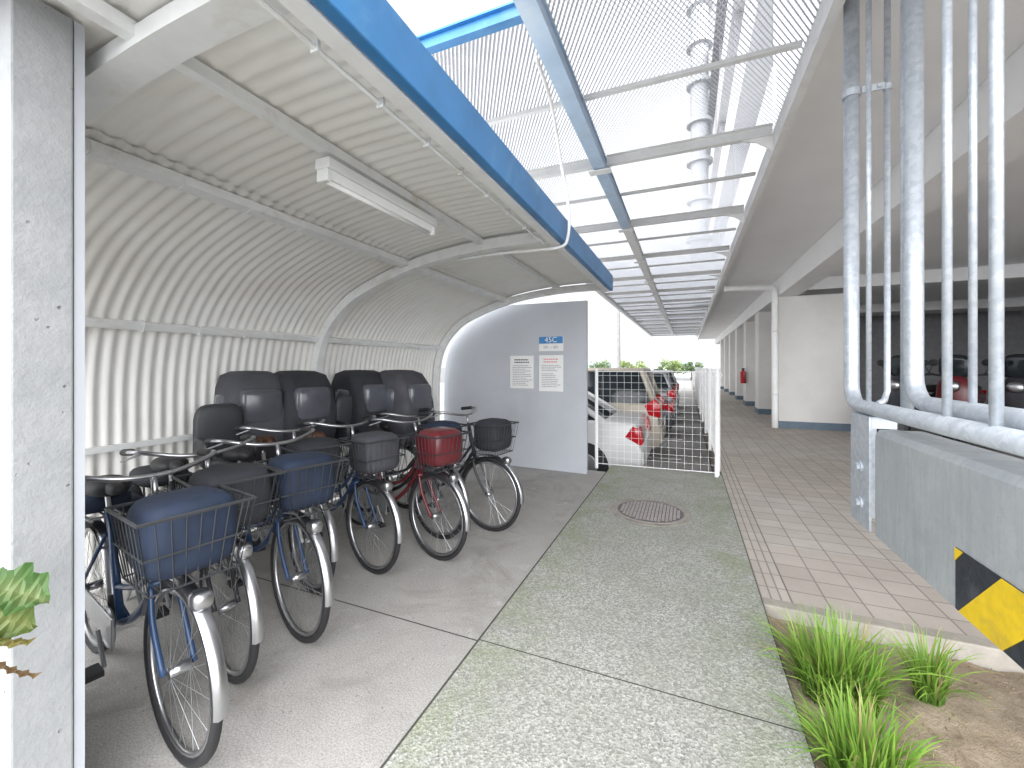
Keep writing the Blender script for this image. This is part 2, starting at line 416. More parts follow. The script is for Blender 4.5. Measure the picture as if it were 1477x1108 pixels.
def notice(x0,x1,z0,z1,label,pink):
    s=thing('notice_board',label,'notice',((x0+x1)/2,SY,z0))
    MB().box(x0,x1,SY-.012,SY-.002,z0,z1).build('sign_plate',M['paper'],s,world=True,bevel=.002,seg=1)
    b=MB()
    rr=random.Random(3 if pink else 5); z=z1-.05
    h=MB()
    for row in range(2):
        x=x0+.07
        while x<x1-.08: w=rr.uniform(.012,.03); h.box(x,x+w,SY-.0145,SY-.0125,z-.018,z); x+=w+.008
        z-=.038
    h.build('heading_print',M['ink_pink'] if pink else M['ink'],s,world=True)
    z-=.015
    while z>z0+.05:
        x=x0+.04; end=x1-rr.uniform(.04,.14)
        while x<end: w=rr.uniform(.008,.04); b.box(x,x+w,SY-.0145,SY-.0125,z-.009,z); x+=w+.006
        z-=.026 if rr.random()<.8 else .045
    b.build('small_print',M['ink_grey'],s,world=True)
notice(-2.43,-2.06,1.17,1.65,'white notice with black heading, left of the pair on the grey wall',False)
notice(-1.975,-1.615,1.135,1.655,'white notice with pink heading directly under the blue bay sign',True)

# ------------------------------------------------------------------ wire fences
def fence(name,label,P0,P1,nposts,top=1.42,wr=.0025):
    P0=Vector(P0);P1=Vector(P1);d=P1-P0;L=d.length;d.normalize()
    f=thing(name,label,'fence',tuple(P0))
    for i in range(nposts):
        p=P0+d*(L*i/(nposts-1))
        MB().tube([(p.x,p.y,-.02),(p.x,p.y,top+.04)],.024,10).build('post',M['white_paint'],f,world=True,smooth=False)
    b=MB(); n=int(L/.1); side=Vector((d.y,-d.x,0))*.03
    for i in range(n+1):
        p=P0+d*(L*i/n)+side
        b.tube([(p.x,p.y,.06),(p.x,p.y,top-.1),(p.x+side.x*1.2,p.y+side.y*1.2,top-.05),(p.x,p.y,top)],wr,4,False)
    z=.06
    while z<top:
        a=P0+side;c=P1+side; b.tube([(a.x,a.y,z),(c.x,c.y,z)],wr,4,False); z+=.1
    for z in (.06,top): a=P0+side;c=P1+side; b.tube([(a.x,a.y,z),(c.x,c.y,z)],.006,6,False)
    b.build('wire_mesh',M['white_paint'],f,world=True)
fence('wire_fence','white wire mesh fence closing the far end of the concrete path',(-1.24,6.2,0),(.37,6.26,0),2,wr=.0019)
fence('wire_fence','long white wire mesh fence running away beside the tiled walkway',(.39,6.36,0),(.39,22.4,0),9,wr=.0022)

# ------------------------------------------------------------------ manhole
mh=thing('manhole_cover','round cast iron manhole cover with grid pattern set in the path','manhole cover',(-.35,4.5,0))
MB().tube([(0,0,.001),(0,0,.004)],.40,48).build('concrete_ring',M['kerb'],mh)
MB().tube([(0,0,.0045),(0,0,.008)],.345,48).build('frame_ring',M['iron'],mh)
mc=MB().tube([(0,0,.0085),(0,0,.010)],.325,48).build('cover',M['iron_dark'],mh)
rib=MB()
for i in range(-9,10):
    for j in range(-9,10):
        x,y=i*.034,j*.034
        if math.hypot(x,y)<.300 : rib.box(x-.0135,x+.0135,y-.0135,y+.0135,.0105,.014)
rib.build('raised_grid',M['iron'],mc)

# ------------------------------------------------------------------ canopy
CZ=3.6
cn=thing('mesh_canopy','overhead steel canopy of expanded metal mesh between shelter and building','canopy',(-.75,15,0))
XL,XM,XR=-2.27,-.83,.755
def panel(x0,x1,y0,y1,z=CZ+.085):
    b=MB(); k=1.75; sp=.056; w=.0092
    for sgn in (1,-1):
        cs=[y-sgn*k*x for x in (x0,x1) for y in (y0,y1)]; c=math.floor(min(cs)/sp)*sp
        L=math.hypot(1,k); nx_,ny_=-sgn*k/L,1/L
        while c<max(cs):
            pts=[]
            for x in (x0,x1):
                y=sgn*k*x+c
                if y0<=y<=y1: pts.append((x,y))
            for y in (y0,y1):
                x=(y-c)/(sgn*k)
                if x0<x<x1: pts.append((x,y))
            if len(pts)==2:
                (ax,ay),(bx,by)=pts
                b.add([(ax-nx_*w,ay-ny_*w,z-w),(bx-nx_*w,by-ny_*w,z-w),(bx+nx_*w,by+ny_*w,z+w),(ax+nx_*w,ay+ny_*w,z+w)],[(0,1,2,3)])
            c+=sp
    b.build('mesh_panel',M['mesh'],cn,world=True)
YS=[2.3+2.03*i for i in range(15)]
for i in range(len(YS)-1):
    panel(XL,XM,YS[i],YS[i+1]); panel(XM,XR,YS[i],YS[i+1])
panel(XM,XR,.3,2.3)
def ibeam_x(y,x0,x1,w,h,mat,z1=CZ+.06):
    b=MB().box(x0,x1,y-w/2,y+w/2,z1-.012,z1).box(x0,x1,y-w/2,y+w/2,z1-h,z1-h+.012).box(x0,x1,y-.006,y+.006,z1-h+.0125,z1-.0125)
    return b.build('cross_beam',mat,cn,world=True)
for i,y in enumerate(YS):
    m=M['blue_paint'] if i==0 else M['white_paint']; hh=.10 if i<3 else .075
    ibeam_x(y,XL+.05,XM-.07,.06,hh,m)
    if i: ibeam_x(y,XM+.07,XR-.05,.06,hh,m)
    if i:
        MB().prism([(XR-.30,CZ-.042),(XR-.05,CZ-.042),(XR-.05,CZ-.19),(XR-.09,CZ-.14),(XR-.17,CZ-.08)],'y',y-.012,y+.012).build('gusset',M['white_paint'],cn,world=True)
    if i<len(YS)-1:
        ym=y+1.0
        MB().box(XL+.05,XM-.07,ym-.02,ym+.02,CZ+.03,CZ+.06).build('cross_bar',M['white_paint'],cn,world=True)
        MB().box(XM+.07,XR-.05,ym-.02,ym+.02,CZ+.03,CZ+.06).build('cross_bar',M['white_paint'],cn,world=True)
for ym in (1.2,2.15): MB().box(XM+.07,XR-.05,ym-.02,ym+.02,CZ+.02,CZ+.06).build('cross_bar',M['white_paint'],cn,world=True)
def ibeam_y(x,y0,y1,w,h,mat,z1=CZ+.07):
    b=MB().box(x-w/2,x+w/2,y0,y1,z1-.014,z1).box(x-w/2,x+w/2,y0,y1,z1-h,z1-h+.014).box(x-.045,x+.045,y0,y1,z1-h+.0145,z1-.0145)
    return b.build('main_beam',mat,cn,world=True)
ibeam_y(XM,1.9,6.3,.12,.14,M['paleblue']); ibeam_y(XM,6.31,YS[-1],.12,.14,M['white_paint'])
ibeam_y(XL,2.2,YS[-1],.1,.12,M['white_paint'])
for i,y in enumerate(YS[1:10]):
    MB().box(XM-.11,XM+.11,y-.05,y+.05,CZ-.095,CZ-.083).build('splice_plate',M['white_paint'],cn,world=True)

# ------------------------------------------------------------------ apartment building
ab=thing('apartment_building','pale apartment building over a shaded ground floor garage right of the walkway','building',(3,15,0))
MB().box(.74,.80,-.5,36,CZ-.10,CZ+.30).build('edge_beam',M['white_paint'],ab,world=True)
MB().box(.803,2.02,-.5,36,CZ,CZ+.2).build('soffit',M['soffit'],ab,world=True)
MB().box(2.023,2.45,-.5,36,CZ-.42,CZ+.2).build('longitudinal_beam',M['soffit'],ab,world=True)
MB().box(2.453,16,-.5,36,CZ+.0,CZ+.4).build('garage_ceiling',M['soffit'],ab,world=True)
MB().box(2.025,2.452,-.5,36,CZ+.203,CZ+.4).build('upper_slab',M['soffit'],ab,world=True)
for y in (12.1,17.9):
    MB().box(2.455,15.9,y-.2,y+.2,CZ-.28,CZ-.002).build('ceiling_beam',M['soffit'],ab,world=True)
for i,y in enumerate((11.8,14.9,17.9,21.0,24.1,27.2,30.3)):
    w=1.55 if i==0 else 1.0
    c_=MB().box(2.05,2.05+w,y,y+.7,.0,CZ-.423).build('column',M['column'],ab,world=True,bevel=.01)
    MB().box(2.042,2.058+w,y-.008,y+.708,.001,.17).build('base_band',M['base_band'],c_)
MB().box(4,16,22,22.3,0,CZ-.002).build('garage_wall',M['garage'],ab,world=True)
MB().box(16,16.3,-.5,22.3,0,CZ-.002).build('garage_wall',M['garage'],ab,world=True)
for (x,y) in ((7.6,12.3),(10.8,15.2)): MB().box(x,x+.5,y,y+.5,0,CZ-.29).build('column',M['column'],ab,world=True)
MB().box(1.5,14,6,36,CZ+.41,12.6).build('upper_facade',M['facade'],ab,world=True)
for k in range(3):
    z=CZ+.42+k*2.9
    MB().box(.98,1.497,6,36,z,z+.16).build('balcony_slab',M['facade'],ab,world=True)
    MB().box(.98,1.02,6,36,z+.161,z+1.2).build('balcony_parapet',M['facade'],ab,world=True)
    for j in range(7):
        MB().box(1.021,1.49,6.2+j*4.8,6.3+j*4.8,z+.162,z+2.85).build('balcony_divider',M['facade_dark'],ab,world=True)
MB().box(.85,1.6,6,36.2,12.61,12.8).build('roof_slab',M['facade_dark'],ab,world=True)
st=MB().tube([(.42,16.5,CZ+.3),(.42,16.5,16.4)],.30,20).build('round_stack',M['stack'],ab,world=True,autos=True)
for k in range(9):
    MB().tube([(.42,16.5,4.6+k*1.4),(.42,16.5,4.72+k*1.4)],.44,28).build('stack_collar',M['stack'],ab,world=True,autos=True)
dp=thing('drain_pipe','white drain pipe bending down the face of the nearest column','pipe',(1.94,11.6,0))
MB().tube(catmull([(.85,11.6,3.42),(1.3,11.6,3.4),(1.75,11.6,3.38),(1.9,11.6,3.34),(1.94,11.6,3.2),(1.94,11.6,2.6),(1.94,11.6,.02)],5),.07,12).build('pipe_run',M['white_paint'],dp,world=True,smooth=True)
for z in (.8,2.3): MB().tube([(1.94,11.6,z),(1.94,11.6,z+.05)],.082,12).build('pipe_clamp',M['frame_paint'],dp,world=True)
fe=thing('fire_extinguisher','small red fire extinguisher mounted beside a far column','fire extinguisher',(1.95,17.8,.85))
MB().tube([(0,0,0),(0,0,.42),(0,0,.5)],[.09,.09,.03],12).build('cylinder_body',M['tail'],fe,smooth=False)
MB().box(-.05,.05,-.02,.02,.5,.57).build('valve',M['black'],fe)

# ------------------------------------------------------------------ lift gate + barrier
def on_x(u,X):
    q=(u-738.5)/600; d=X/(q*.9219-.3875); return d*(.9219+.3875*q)
gt=thing('lift_gate','tall galvanised pipe gate standing over the grey barrier','gate',(.88,2.4,0))
def bent(X,y,z,ztop,r,yend):
    pts=[(X,y,ztop),(X,y,z+.12)]
    for k in range(1,7): a=PI/2*k/6; pts.append((X,y-.12+.12*math.cos(a),z+.12-.12*math.sin(a)))
    pts.append((X,yend,z)); return MB().tube(pts,r,16)
yA=on_x(1228,.86); zr=1.285
bent(.86,yA,zr,CZ-.004,.036,1.0).build('frame_pipe',M['galv'],gt,world=True,smooth=True)
yB=on_x(1318,.95)
bent(.95,yB,1.335,CZ-.004,.034,1.0).build('frame_pipe',M['galv'],gt,world=True,smooth=True)
MB().tube([(.955,yB+.075,1.30),(.955,yB+.075,CZ-.004)],.024,14).build('frame_pipe',M['galv'],gt,world=True,smooth=True)
for u,r in ((1253,.012),(1366,.014),(1437,.016)):
    y=on_x(u,.86); MB().tube([(.86,y,zr),(.86,y,CZ-.004)],r,10).build('bar',M['galv'],gt,world=True,smooth=True)
for u,r in ((1403,.012),):
    y=on_x(u,.95); MB().tube([(.95,y,1.335),(.95,y,CZ-.004)],r,10).build('bar',M['galv'],gt,world=True,smooth=True)
MB().tube([(1.02,yA,CZ-.004),(1.02,yA,1.36),(1.0,yA-.02,1.31),(.95,yA-.1,1.30)],.015,10).build('bar',M['galv'],gt,world=True,smooth=True)
cb=MB().tube([(.86,yA,3.02),(.86,yA,3.06)],.043,16).tube([(1.02,yA,3.025),(1.02,yA,3.055)],.02,12).box(.90,1.0,yA-.028,yA-.020,3.022,3.058)
for x_ in (.925,.975): cb.tube([(x_,yA-.042,3.04),(x_,yA-.01,3.04)],.011,6)
cb.build('pipe_clamp',M['galv'],gt,world=True)
y0p,y1p=2.555,2.80
ps=MB().box(.822,.832,y0p,y1p,.69,1.25).box(.833,.93,y1p-.01,y1p,.69,1.25).box(.833,.93,y0p+.0,y0p+.01,1.195,1.25).box(.833,.93,y0p+.02,y1p-.012,1.238,1.248)
p_=ps.build('mounting_post',M['galv'],gt,world=True)
for z in (.985,.80):
    MB().tube([(.800,2.66,z),(.8215,2.66,z)],.019,6).tube([(.814,2.66,z),(.8218,2.66,z)],.030,16).build('bolt',M['galv'],p_)
br=thing('barrier_beam','grey concrete barrier beam with black and yellow warning tape below the pipe gate','barrier',(.92,1.6,0))
MB().prism([(.845,.675),(.845,1.165),(.862,1.192),(1.02,1.192),(1.02,.675)],'y',.3,2.55).build('beam_body',M['barrier'],br,world=True)
MB().box(.87,1.0,.35,.75,-.12,.673).build('support_leg',M['barrier'],br,world=True)
MB().box(.841,.8435,.5,1.887,.677,.885).build('warning_tape',M['blacktape'],br,world=True)
def para(pts): MB().prism(pts,'x',.838,.8405).build('yellow_stripe',M['yellow'],br,world=True)
for a,b in ((1.865,1.655),(1.445,1.235),(1.025,.815)): para([(a,.678),(b,.678),(b-.206,.884),(a-.206,.884)])
para([(1.886,.84),(1.886,.884),(1.842,.884)])

# ------------------------------------------------------------------ grass clumps
def clump(name,label,cx,cy,z0,n,L,spread,seed,group=None):
    rr=random.Random(seed); b=MB()
    for i in range(n):
        a=rr.uniform(0,2*PI); r=spread*math.sqrt(rr.random()); x=cx+r*math.cos(a); y=cy+r*math.sin(a)
        dirn=a+rr.uniform(-1.1,1.1); l=L*rr.uniform(.5,1.12); lean=rr.uniform(.12,.85)*(.45+r/spread*.6); w=rr.uniform(.004,.0075)
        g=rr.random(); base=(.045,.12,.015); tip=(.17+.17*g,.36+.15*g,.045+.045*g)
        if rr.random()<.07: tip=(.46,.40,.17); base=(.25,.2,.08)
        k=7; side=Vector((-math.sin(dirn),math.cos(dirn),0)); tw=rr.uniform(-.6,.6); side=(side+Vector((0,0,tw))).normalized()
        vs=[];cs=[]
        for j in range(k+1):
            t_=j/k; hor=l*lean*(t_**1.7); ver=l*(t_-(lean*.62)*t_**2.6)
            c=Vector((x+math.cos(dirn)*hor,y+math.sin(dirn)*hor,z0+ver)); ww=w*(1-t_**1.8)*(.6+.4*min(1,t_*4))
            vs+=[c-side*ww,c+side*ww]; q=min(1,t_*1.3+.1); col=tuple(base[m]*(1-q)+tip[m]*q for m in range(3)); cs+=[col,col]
        o=len(b.v); b.v+=[tuple(v) for v in vs]; b.c+=cs
        for j in range(k): b.f.append((o+2*j,o+2*j+1,o+2*j+3,o+2*j+2))
    return tag(b.build(name,M['leaf']),label,'grass plant')
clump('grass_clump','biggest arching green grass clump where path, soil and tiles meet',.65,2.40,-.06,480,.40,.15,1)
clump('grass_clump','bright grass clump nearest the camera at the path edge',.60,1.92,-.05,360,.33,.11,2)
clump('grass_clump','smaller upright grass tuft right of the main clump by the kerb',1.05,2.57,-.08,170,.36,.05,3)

lp=thing('leafy_plant','yellowing broad leaf plant in front of the pale concrete pillar','plant',(-1.5,.30,-.02))
MB().tube(catmull([(-1.5,.30,-.02),(-1.47,.31,.4),(-1.42,.34,.8),(-1.37,.37,1.0),(-1.36,.38,1.06)],5),.006,6).build('stem',M['bark'],lp,world=True)
def leaf(c,dir_,up,L,W,col,col2,nm='leaf'):
    b=MB(); d=Vector(dir_).normalized(); u=Vector(up); s=d.cross(u).normalized(); n=s.cross(d).normalized(); c=Vector(c); N=14; vs=[];cs=[]
    for i in range(N+1):
        t_=i/N; w=W*math.sin(PI*min(1,t_*.93+.05))**.7*(1+.22*math.sin(t_*19))
        p=c+d*L*t_-n*.3*L*t_*t_
        for k_ in (-1,-.5,0,.5,1):
            vs.append(p+s*w*k_+n*abs(k_)*W*.25+n*.004*math.sin(t_*30+k_*3)); f=min(1,abs(k_)*.6+.3*R.random()+(.3 if k_ else 0)); cs.append(tuple(col2[m]*(1-f)+col[m]*f for m in range(3)))
    fs=[(i*5+j,i*5+j+1,(i+1)*5+j+1,(i+1)*5+j) for i in range(N) for j in range(4)]
    b.v=[tuple(v) for v in vs]; b.c=cs; b.f=fs
    return b.build(nm,M['leaf'],lp,world=True)
leaf((-1.37,.37,1.04),(.75,.55,-.25),(-.3,-.6,.7),.12,.05,(.06,.14,.035),(.20,.25,.10))
leaf((-1.38,.36,1.0),(.6,.5,-.6),(-.4,-.6,.6),.12,.045,(.10,.16,.035),(.24,.27,.10))
leaf((-1.38,.365,.95),(.5,.5,-.7),(-.4,-.6,.5),.10,.042,(.22,.20,.04),(.30,.26,.1))
leaf((-1.35,.38,.90),(.4,.3,-.8),(-.4,-.6,.6),.10,.034,(.20,.12,.06),(.27,.19,.10))
leaf((-1.40,.36,1.03),(-.2,.3,-.3),(-.3,-.6,.6),.11,.045,(.06,.15,.03),(.2,.3,.1))

# ------------------------------------------------------------------ bicycles
def bicycle(label,x,y,rz,paint,cover=None,basket=True,covermat=None,seatkind=None,child=False):
    t=thing('bicycle',label,'bicycle',(x,y,0),rz,'bicycles parked under the shelter')
    rx=-1.12
    for cx in (0,rx):
        w=MB().ring((cx,0,.335),.295,.012,36,6)
        w.tube([(cx,-.035,.335),(cx,.035,.335)],.022,10)
        w=w.build('wheel',M['chrome'],t,smooth=True)
        MB().ring((cx,0,.335),.32,.019,40,8).build('tyre',M['black'],w,smooth=True)
        sp_=MB()
        for k in range(28):
            a=2*PI*k/28; a2=a+(.35 if k%2 else -.35); s_=.03 if k%2 else -.03
            sp_.tube([(cx+.02*math.cos(a2),s_,.335+.02*math.sin(a2)),(cx+.29*math.cos(a),0,.335+.29*math.sin(a))],.0013,3,False)
        sp_.build('spokes',M['steel'],w)
        v=[];f=[]; n=22; a0,a1=(math.radians(-5),math.radians(165)) if cx==0 else (math.radians(10),math.radians(200))
        for i in range(n+1):
            a=a0+(a1-a0)*i/n
            for k_,(dy,dr) in enumerate(((-.024,-.012),(-.014,0),(.014,0),(.024,-.012))): v.append((cx+(.36+dr)*math.cos(a),dy,.335+(.36+dr)*math.sin(a)))
        for i in range(n):
            for k_ in range(3): q=i*4+k_; f.append((q,q+1,q+5,q+4))
        MB().add(v,f).build('mudguard',M['chrome'],t,smooth=True)
    fr=MB(); bb=(-.68,0,.29)
    fr.tube([(-.24,0,.93),(-.16,0,.62)],.019,10)
    fr.tube(catmull([(-.185,0,.70),(-.34,0,.50),(-.52,0,.36),bb],5),.017,10)
    fr.tube(catmull([(-.19,0,.78),(-.4,0,.55),(-.74,0,.44)],5),.013,10)
    fr.tube([bb,(-.86,0,.80)],.016,10)
    for s_ in (-1,1):
        fr.tube([(bb[0],s_*.03,bb[2]),(rx,s_*.055,.335)],.009,8); fr.tube([(-.82,s_*.02,.68),(rx,s_*.055,.335)],.008,8)
        fr.tube(catmull([(-.16,s_*.04,.63),(-.11,s_*.05,.5),(0,s_*.05,.335)],4),.011,8)
    fr.tube([(-.16,-.05,.63),(-.16,.05,.63)],.014,8)
    fr.build('frame',paint,t,smooth=True)
    ks=MB()
    for s_ in (-1,1): ks.tube([(rx,s_*.07,.335),(rx-.09,s_*.14,.02)],.009,6)
    ks.tube([(rx-.09,-.14,.02),(rx-.09,.14,.02)],.009,6); ks.build('kickstand',M['steel'],t)
    hb=MB().tube([(-.24,0,.93),(-.265,0,1.04)],.012,8).tube(catmull([(-.52,-.27,1.06),(-.36,-.26,1.08),(-.28,-.12,1.05),(-.265,0,1.04),(-.28,.12,1.05),(-.36,.26,1.08),(-.52,.27,1.06)],5),.011,8)
    h=hb.build('handlebar',M['chrome'],t,smooth=True)
    for s_ in (-1,1):
        MB().tube([(-.55,s_*.272,1.058),(-.42,s_*.266,1.075)],.017,10).build('grip',M['black'],h)
        MB().tube([(-.36,s_*.25,1.065),(-.45,s_*.3,1.03)],.005,6).build('brake_lever',M['steel'],h)
    sd=MB().lump((-.90,0,.90),(.13,.085,.045),.8); sd.lump((-.80,0,.905),(.10,.035,.03),.8); sd.build('saddle',M['saddle'] if seatkind else M['black'],t,smooth=True)
    MB().tube([(-.86,0,.79),(-.89,0,.88)],.011,8).build('seat_post',M['chrome'],t)
    rk=MB()
    for s_ in (-.06,0,.06): rk.tube([(-.86,s_,.745),(-1.36,s_,.745)],.006,6)
    for x_ in (-.9,-1.1,-1.34): rk.tube([(x_,-.06,.745),(x_,.06,.745)],.006,6)
    for s_ in (-.06,.06): rk.tube([(-1.2,s_,.745),(rx,s_,.335)],.006,6)
    rk.build('rear_rack',M['steel'],t)
    MB().ring((bb[0],-.045,bb[2]),.085,.008,24,6).tube([(bb[0],-.08,bb[2]),(bb[0]+.1,-.08,bb[2]-.13)],.009,6).tube([(bb[0],.08,bb[2]),(bb[0]-.1,.08,bb[2]+.13)],.009,6).build('crank',M['steel'],t)
    for s_,dx,dz in ((-1,.1,-.13),(1,-.1,.13)): MB().box(bb[0]+dx-.045,bb[0]+dx+.045,s_*.09-.03*(s_<0)*2,s_*.09+.03*(s_>0)*2,bb[2]+dz-.012,bb[2]+dz+.012).build('pedal',M['black'],t)
    MB().prism([(bb[0]+.1,bb[2]+.07),(rx-.04,.335+.04),(rx-.04,.335-.04),(bb[0]+.1,bb[2]-.07)],'y',-.058,-.046).build('chain_case',M['steel'],t,bevel=.004,seg=1)
    if basket:
        bk=MB(); x0,x1,z0,z1,w0,w1=-.12,.20,.72,.98,.14,.18
        for z_,ww,xa,xb in ((z0,w0,x0+.02,x1-.04),(z0+.13,(w0+w1)/2,x0+.01,x1-.02),(z1,w1,x0,x1)):
            bk.tube([(xa,-ww,z_),(xb,-ww,z_),(xb,ww,z_),(xa,ww,z_),(xa,-ww,z_)],.004 if z_<z1 else .007,5,False)
        for k in range(9):
            t_=k/8
            for s_ in (-1,1): bk.tube([(x0+.02+(x1-x0-.06)*t_,s_*w0,z0),(x0+(x1-x0)*t_,s_*w1,z1)],.0022,4,False)
            bk.tube([(x1-.04,-w0+2*w0*t_,z0),(x1,-w1+2*w1*t_,z1)],.0022,4,False); bk.tube([(x0+.02,-w0+2*w0*t_,z0),(x0,-w1+2*w1*t_,z1)],.0022,4,False)
            bk.tube([(x0+.02,-w0+2*w0*t_,z0),(x1-.04,-w0+2*w0*t_,z0)],.0022,4,False)
        bk.build('basket',M['dark_plastic'],t)
        if covermat: MB().lump((.04,0,.88),(.14,.15,.14),.45).build('basket_bag',covermat,t,smooth=True)
        MB().lump((.19,0,.66),(.04,.035,.035),.7).build('headlamp',M['chrome'],t,smooth=True)
    if cover:
        secs=[(.70,.15,.15,-1.12),(.74,.24,.20,-1.12),(.92,.29,.235,-1.12),(1.12,.28,.235,-1.13),(1.32,.25,.22,-1.16),(1.42,.20,.19,-1.19),(1.455,.12,.12,-1.2),(1.46,.02,.02,-1.2)]
        n=32; v=[]
        for (z_,a_,w_,cx) in secs:
            for k in range(n):
                th=2*PI*k/n; cth=math.copysign(abs(math.cos(th))**.4,math.cos(th)); sth=math.copysign(abs(math.sin(th))**.4,math.sin(th))
                q=1+.07*noise.noise(Vector((th*2.3,z_*8,x)))
                v.append((cx+a_*cth*q,w_*sth*q,z_))
        f=[(i*n+k,i*n+(k+1)%n,(i+1)*n+(k+1)%n,(i+1)*n+k) for i in range(len(secs)-1) for k in range(n)]
        rc=MB().add(v,f).build('rain_cover',cover,t,smooth=True)
        MB().lump((-1.14,0,1.16),(.15,.246,.13),.35).lump((-.98,0,1.17),(.145,.16,.15),.35).build('clear_window',M['vinyl'],rc,smooth=True)
        MB().tube([(-.86,-.236,.73),(-.86,.236,.73),(-1.38,.236,.73),(-1.38,-.236,.73),(-.86,-.236,.73)],.008,6).build('hem',M['black'],rc)
        MB().lump((-1.14,0,.72),(.17,.15,.06),.5).build('child_seat',M['dark_plastic'],t,smooth=True)
    elif child:
        cs_=MB().lump((-1.12,0,.82),(.19,.15,.06),.6).lump((-1.29,0,1.0),(.05,.16,.22),.5).lump((-1.15,.15,.90),(.15,.02,.09),.6).lump((-1.15,-.15,.90),(.15,.02,.09),.6)
        cs_.build('child_seat',M['dark_plastic'],t,smooth=True)
    else:
        MB().lump((-1.12,0,.80),(.21,.13,.05),.6).lump((-1.12,.15,.62),(.19,.05,.16),.5).lump((-1.12,-.15,.62),(.19,.05,.16),.5).build('pannier',covermat or M['greycloth'],t,smooth=True)
    return t
rd=math.radians
bicycle('navy bicycle with navy basket bag and panniers, nearest the concrete pillar',-1.80,.98,rd(-10),M['bikeblue'],covermat=M['navy'])
bicycle('black bicycle with charcoal basket bag and panniers, second from the pillar',-2.05,1.32,rd(-14),M['bikeblack'],covermat=M['greycloth'])
bicycle('blue bicycle with open child seat, third from the pillar',-1.98,1.66,rd(-16),M['bikeblue'],covermat=M['navy'],child=True)
bicycle('white framed bicycle with dark grey rain cover in the middle of the row',-2.32,2.04,rd(-18),M['bikewhite'],cover=M['greycloth2'],covermat=M['greycloth'],seatkind=1)
bicycle('blue bicycle with brown saddle and charcoal rain cover, beside the maroon bicycle',-2.12,2.40,rd(-16),M['bikeblue'],covermat=M['greycloth2'],seatkind=1,cover=M['greycloth'])
bicycle('maroon bicycle with open child seat and maroon basket bag',-1.80,2.76,rd(-16),M['bikered'],covermat=M['bikered'],child=True)
bicycle('black bicycle with charcoal rain cover, second from the far end of the row',-2.0,3.10,rd(-14),M['bikeblack'],cover=M['greycloth'],covermat=M['navy'])
bicycle('black bicycle with shiny mudguards at the far end of the row',-1.66,3.42,rd(-10),M['bikeblack'],covermat=M['greycloth'],cover=M['greycloth2'])

